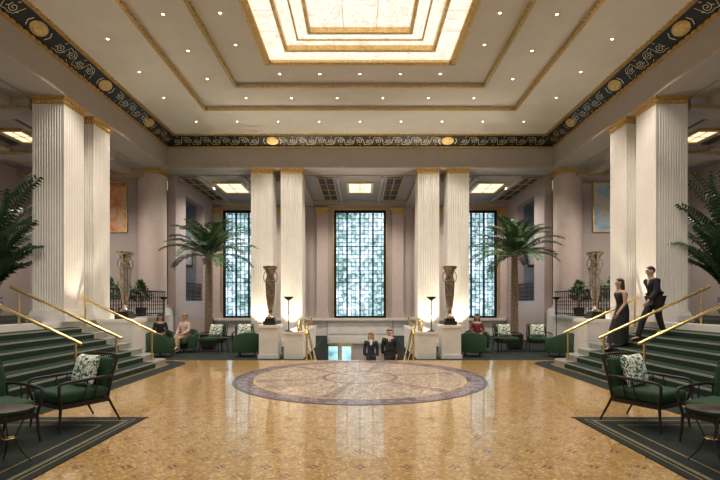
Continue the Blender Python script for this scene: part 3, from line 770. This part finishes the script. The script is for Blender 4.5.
for s in(-1,1):
    sd='left' if s<0 else 'right'
    L=(s*4.13,6.38,.014); rz=s*math.radians(29)
    armchair('dark wood open-arm chair with green seat on the front %s rug, holding a leaf cushion'%sd,L,rz,ga)
    cushion('leaf print cushion on the front %s armchair'%sd,L,rz)
    L2=(s*4.50,5.42,.014)
    armchair('green armchair cut by the %s edge of the picture beside the small table'%sd,L2,s*math.radians(-62),ga)
    t=T('side_table','small round dark table on the front %s rug'%sd,'table',(s*3.80,4.82,.014))
    bm=B(); lathe(bm,[(.215,.586),(.225,.588),(.225,.593),(.215,.595)],36); ob('tabletop',bm,tablem,t,40)
    for i in range(3):
        a=2*pi*i/3+.4; c,q=math.cos(a),math.sin(a)
        bm=B(); tube(bm,[(.18*c,.18*q,.586),(.11*c,.11*q,.42),(.05*c,.05*q,.27),(.11*c,.11*q,.12),(.20*c,.20*q,0)],[.009,.009,.010,.009,.008],8); ob('leg',bm,tablem,t,50)
    bm=B(); lathe(bm,[(.055,.26),(.062,.27),(.055,.28)],20); ob('collar',bm,brass,t,40)
    # rear
    barrel('green barrel chair, its back to the hall, at the outer %s of the rear seats'%sd,(s*6.5,14.5,0),s*math.radians(25)+pi)
    barrel('green barrel chair, its back to the hall, beside the %s inner pedestal'%sd,(s*3.72,14.7,0),pi-s*math.radians(20))
    La=(s*5.3,16.1,0); Lb=(s*(6.45 if s>0 else 4.2),16.1,0)
    armchair('dark wood armchair with cushion before the %s palm tree'%sd,La,s*.15,gr); cushion('leaf print cushion on the chair before the %s palm'%sd,La,s*.15)
    armchair('dark wood armchair with cushion on the %s rear carpet, %s'%(sd,'farther from the columns' if s>0 else 'nearer the columns'),Lb,s*-.2,gr); cushion('leaf print cushion on the rear %s armchair %s'%(sd,'farthest right' if s>0 else 'by the columns'),Lb,s*-.2)
    t=T('side_table','small round dark pedestal table among the %s rear chairs'%sd,'table',(s*4.75,15.3,0))
    bm=B(); lathe(bm,[(.25,.53),(.26,.54),(.26,.555),(.25,.56)],28); ob('tabletop',bm,wood,t,40)
    bm=B(); lathe(bm,[(.18,0),(.17,.02),(.03,.05),(.025,.53)],20); ob('pedestal_leg',bm,wood,t,40)
barrel('green barrel chair holding the dark-haired seated person on the left',(-7.2,16.1,0),.5)
barrel('green barrel chair holding the seated person in a pale blouse',(-6.25,15.85,0),-.35)
barrel('green barrel chair holding the seated person in a red dress',(4.2,16.0,0),-.1)

# ---------------------------------------------------------------- people
def skin(verts,rad,edges,root=0,sub=2):
    bm=B(); ly=bm.verts.layers.skin.verify()
    vs=[bm.verts.new(v) for v in verts]
    for v,r in zip(vs,rad): v[ly].radius=(r,r)
    vs[root][ly].use_root=True
    for a,b in edges: bm.edges.new((vs[a],vs[b]))
    me=bpy.data.meshes.new('tmp'); bm.to_mesh(me); bm.free()
    o=bpy.data.objects.new('tmp',me); COL.objects.link(o)
    m=o.modifiers.new('s','SKIN'); m.use_smooth_shade=True
    m2=o.modifiers.new('u','SUBSURF'); m2.levels=sub; m2.render_levels=sub
    bpy.context.view_layer.update(); dg=bpy.context.evaluated_depsgraph_get()
    r=bpy.data.meshes.new_from_object(o.evaluated_get(dg)); bpy.data.objects.remove(o); bpy.data.meshes.remove(me)
    return r
RAD=dict(pel=.135,waist=.12,chest=.145,ush=.105,neck=.055,hb=.078,hm=.105,ht=.082,sh=.068,el=.047,wr=.032,ha=.034,hip=.098,kn=.062,an=.045,to=.036)
def pose(kind,front=(-.30,0),back=(.25,.05),lean=0,arms=.12,cross=False):
    J={}
    if kind=='stand':
        dy=-lean
        J.update(pel=(0,0,.95),waist=(0,dy*.2,1.10),chest=(0,dy*.6,1.28),ush=(0,dy,1.42),neck=(0,dy*1.1,1.51),hb=(0,dy*1.15-.015,1.585),hm=(0,dy*1.2-.02,1.665),ht=(0,dy*1.2-.005,1.72))
        for k,s in(('L',1),('R',-1)):
            sw=arms*s
            J['sh'+k]=(s*.185,dy,1.42); J['el'+k]=(s*.235,dy*.8+.04-sw*.5,1.14); J['wr'+k]=(s*.235,dy*.7-.05-sw*1.3,.91); J['ha'+k]=(s*.235,dy*.7-.075-sw*1.5,.83)
            fy,fz=front if s<0 else back
            J['hip'+k]=(s*.09,0,.91); J['kn'+k]=(s*.1,fy*.5-.05,.51+fz*.6); J['an'+k]=(s*.1,fy+.02,.09+fz); J['to'+k]=(s*.11,fy-.15,.04+fz)
    else:
        J.update(pel=(0,.05,.57),waist=(0,.07,.72),chest=(0,.06,.90),ush=(0,.05,1.04),neck=(0,.04,1.13),hb=(0,.025,1.205),hm=(0,.02,1.285),ht=(0,.03,1.34))
        for k,s in(('L',1),('R',-1)):
            J['sh'+k]=(s*.175,.05,1.04); J['el'+k]=(s*.23,-.02,.79); J['wr'+k]=(s*.13,-.22,.69); J['ha'+k]=(s*.08,-.28,.675)
            J['hip'+k]=(s*.09,.03,.56); J['kn'+k]=(s*.09,-.42,.55); J['an'+k]=(s*.09,-.40,.10); J['to'+k]=(s*.09,-.54,.045)
        if cross:
            J['knR']=(.0,-.43,.64); J['anR']=(.13,-.52,.24); J['toR']=(.16,-.64,.15)
    return J
def person(label,loc,rz,J,outfit,hair,hairstyle='short',sc=1,fem=False):
    t=T('person',label,'person',loc,rz)
    P={k:V(v)*sc for k,v in J.items()}
    base=lambda k:k[:-1] if k[-1] in 'LR' else k
    rad=lambda k,e=0:RAD[base(k)]*sc*(.92 if fem else 1)+e
    def sk(keys,edges,extra=0,ov={},pts={}):
        idx={k:i for i,k in enumerate(keys)}
        return skin([pts.get(k,P.get(k)) for k in keys],[ov[k] if k in ov else rad(k,extra) for k in keys],[(idx[a],idx[b]) for a,b in edges])
    keys=['pel','waist','chest','ush','neck','hb','hm','ht']; E=list(zip(keys,keys[1:]))
    for k in 'LR':
        keys+=['sh'+k,'el'+k,'wr'+k,'ha'+k,'hip'+k,'kn'+k,'an'+k,'to'+k]
        E+=[('ush','sh'+k),('sh'+k,'el'+k),('el'+k,'wr'+k),('wr'+k,'ha'+k),('pel','hip'+k),('hip'+k,'kn'+k),('kn'+k,'an'+k),('an'+k,'to'+k)]
    me=sk(keys,E); bm=B(); bm.from_mesh(me)
    hm=P['hm']
    tube(bm,[hm+V((0,-.085,.03))*sc,hm+V((0,-.108,.0))*sc,hm+V((0,-.118,-.02))*sc,hm+V((0,-.092,-.03))*sc],[.008*sc,.011*sc,.014*sc,.009*sc],6)
    for s in(-1,1): ell(bm,hm+V((s*.092,.01,-.005))*sc,(.012*sc,.022*sc,.032*sc),8,6)
    for k,s in(('L',1),('R',-1)):
        d=(P['ha'+k]-P['wr'+k]).normalized(); a=d.cross(V((1,0,0))).normalized() if abs(d.x)<.8 else d.cross(V((0,0,1))).normalized()
        inw=a.cross(d).normalized()
        if inw.x*s>0: inw=-inw
        b=P['ha'+k]
        for j,(off,l) in enumerate(((-.027,.075),(-.009,.085),(.009,.08),(.027,.062))):
            q=b+a*off*sc+d*.01*sc
            tube(bm,[q,q+d*l*.5*sc+inw*.006*sc,q+d*l*.85*sc+inw*.025*sc,q+d*l*sc+inw*.045*sc],[.011*sc,.010*sc,.009*sc,.006*sc],6)
        q=P['wr'+k].lerp(b,.5)
        tube(bm,[q,q-a*.035*sc+d*.02*sc,q-a*.05*sc+d*.055*sc+inw*.02*sc],[.013*sc,.012*sc,.008*sc],6)
    ob('body',bm,skinm,t,70)
    for s in(-1,1):
        bm=B(); ell(bm,hm+V((s*.034,-.086,.016))*sc,(.013*sc,.010*sc,.009*sc),8,6); ob('eye',bm,eyem,t,60)
    bm=B(); ell(bm,hm+V((0,-.088,-.052))*sc,(.024*sc,.009*sc,.008*sc),8,6); ob('mouth',bm,lipm,t,60)
    bm=B(); vs=ell(bm,(0,0,0),(.104,.118,.112),16,12)
    bmesh.ops.delete(bm,geom=[v for v in vs if (v.co.y<-.035 and v.co.z<.035) or (v.co.z<-.05 and v.co.y<.02)],context='VERTS')
    for v in bm.verts: v.co=v.co*sc+hm+V((0,.012,.028))*sc
    if hairstyle=='long':
        ell(bm,hm+V((0,.075,-.09))*sc,(.095*sc,.05*sc,.17*sc),12,8)
        for s in(-1,1): ell(bm,hm+V((s*.088,.03,-.07))*sc,(.028*sc,.05*sc,.14*sc),10,8)
    if hairstyle=='bun': ell(bm,hm+V((0,.13,.05))*sc,(.05*sc,.05*sc,.05*sc),10,8)
    ob('hair',bm,hair,t,70)
    def top(name,mat,ex,long=True,hem=0):
        ks=['pel','waist','chest','ush']; ee=list(zip(ks,ks[1:])); pts={};ov={}
        for q in 'LR':
            ks+=['sh'+q]+(['el'+q,'wr'+q] if long else [])
            ee+=[('ush','sh'+q)]+([('sh'+q,'el'+q),('el'+q,'wr'+q)] if long else [])
        if hem:
            ks.append('hem'); pts['hem']=P['pel']+V((0,0,-hem)); ov['hem']=.155*sc; ee.append(('pel','hem'))
        ob(name,sk(ks,ee,ex,ov,pts),mat,t,80)
    def legs(name,mat,ex):
        ks=['pel']; ee=[]
        for q in 'LR':
            ks+=['hip'+q,'kn'+q,'an'+q]; ee+=[('pel','hip'+q),('hip'+q,'kn'+q),('kn'+q,'an'+q)]
        ob(name,sk(ks,ee,ex),mat,t,80)
    def shoes(mat):
        for q in 'LR':
            me=skin([P['an'+q]+V((0,.02,-.035))*sc,P['an'+q].lerp(P['to'+q],.5)+V((0,0,-.02))*sc,P['to'+q]],[.052*sc,.048*sc,.042*sc],[(0,1),(1,2)]); ob('shoe',me,mat,t,80)
    if outfit[0]=='suit':
        legs('trousers',outfit[1],.022); top('jacket',outfit[1],.022,True,.14); shoes(black)
        c=P['ush'].lerp(P['chest'],.4); 
        bm=B(); ell(bm,c+V((0,-.108,.02))*sc,(.045*sc,.03*sc,.11*sc),10,8); ob('shirt_front',bm,shirt,t,60)
        bm=B(); lathe(bm,[(.068*sc,-.03*sc),(.07*sc,.02*sc),(.062*sc,.02*sc)],16,P['neck']); ob('collar',bm,shirt,t,60)
        if not fem:
            bm=B(); a=c+V((0,-.142,.08))*sc; b2=c+V((0,-.143,-.08))*sc
            tube(bm,[a,a.lerp(b2,.2),b2],[.016*sc,.01*sc,.018*sc],6); ob('necktie',bm,black,t,60)
    elif outfit[0]=='blouse':
        legs('trousers',outfit[2],.02); top('blouse',outfit[1],.02,True,0); shoes(black)
    elif outfit[0]=='dress':
        top('dress_top',outfit[1],.016,outfit[2])
        if J['pel'][2]>.8:
            bm=B(); rings=[]
            for z,rx,ry,oy in ((1.12,.15,.125,0),(1.0,.175,.15,0),(.9,.19,.165,-.01),(.7,.205,.20,-.05),(.5,.215,.225,-.085),(.3,.225,.245,-.11),(.10,.235,.26,-.13)):
                rings.append([bm.verts.new(V((rx*(1+.05*math.cos(6*a)*(1.1-z))*math.cos(a),oy+ry*math.sin(a),z))*sc) for a in [2*pi*i/28 for i in range(28)]])
            for r0,r1 in zip(rings,rings[1:]):
                for i in range(28): bm.faces.new((r0[i],r0[(i+1)%28],r1[(i+1)%28],r1[i]))
            ob('skirt',bm,outfit[1],t,80)
        else:
            ks=['pel','hipL','hipR','knL','knR']; ob('skirt',sk(ks,[('pel','hipL'),('pel','hipR'),('hipL','knL'),('hipR','knR')],.03),outfit[1],t,80)
        shoes(black)
    return t
yk=13.6+.33*5+.2
person('man in a dark suit and white shirt coming up the central stairs',(1.02,yk,-.96),0,pose('stand',front=(-.27,.16),back=(.05,0),arms=.06),('suit',suit),hairg,'short',1.02)
person('person with blond hair in a dark coat climbing the central stairs beside the man',(.38,yk,-.96),0,pose('stand',front=(-.27,.16),back=(.05,0),arms=.05),('suit',navy),hairl,'long',.95,True)
person('man in a black suit striding down the right stairs behind the woman',(7.3,11.0,.95),-pi/2,pose('stand',front=(-.42,-.156),back=(.12,.03),lean=.10,arms=.16),('suit',suit),hairb,'short',.95)
person('woman in a long black dress walking down the right stairs ahead of the man',(6.72,11.4,.637),-pi/2,pose('stand',front=(-.32,-.156),back=(.06,.02),lean=.05,arms=.12),('dress',blackdr,False),hairb,'long',.97,True)
person('dark-haired seated person in black on the far left chair',(-7.2,16.05,0),.5,pose('sit'),('dress',blackdr,True),hairb,'long',.97,True)
person('seated person in a pale blouse with crossed legs on the left',(-6.25,15.8,0),-.35,pose('sit',cross=True),('blouse',blush,tan),hairl,'bun',.97,True)
person('seated person in a dark red dress on the right rear chair',(4.2,15.95,0),-.1,pose('sit',cross=True),('dress',reddr,True),hairb,'long',.97,True)

# ---------------------------------------------------------------- world, camera
w=bpy.data.worlds.new('World'); SC.world=w; w.use_nodes=True
bg=w.node_tree.nodes['Background']; bg.inputs[0].default_value=(1,.97,.92,1); bg.inputs[1].default_value=.33
cam=bpy.data.cameras.new('Camera'); co=bpy.data.objects.new('Camera',cam); COL.objects.link(co)
co.location=(0,0,1.75); co.rotation_euler=(pi/2,0,0); cam.sensor_width=36; cam.lens=22.25; cam.shift_y=.0875; cam.clip_end=200
SC.camera=co
SC.view_settings.view_transform='Standard'
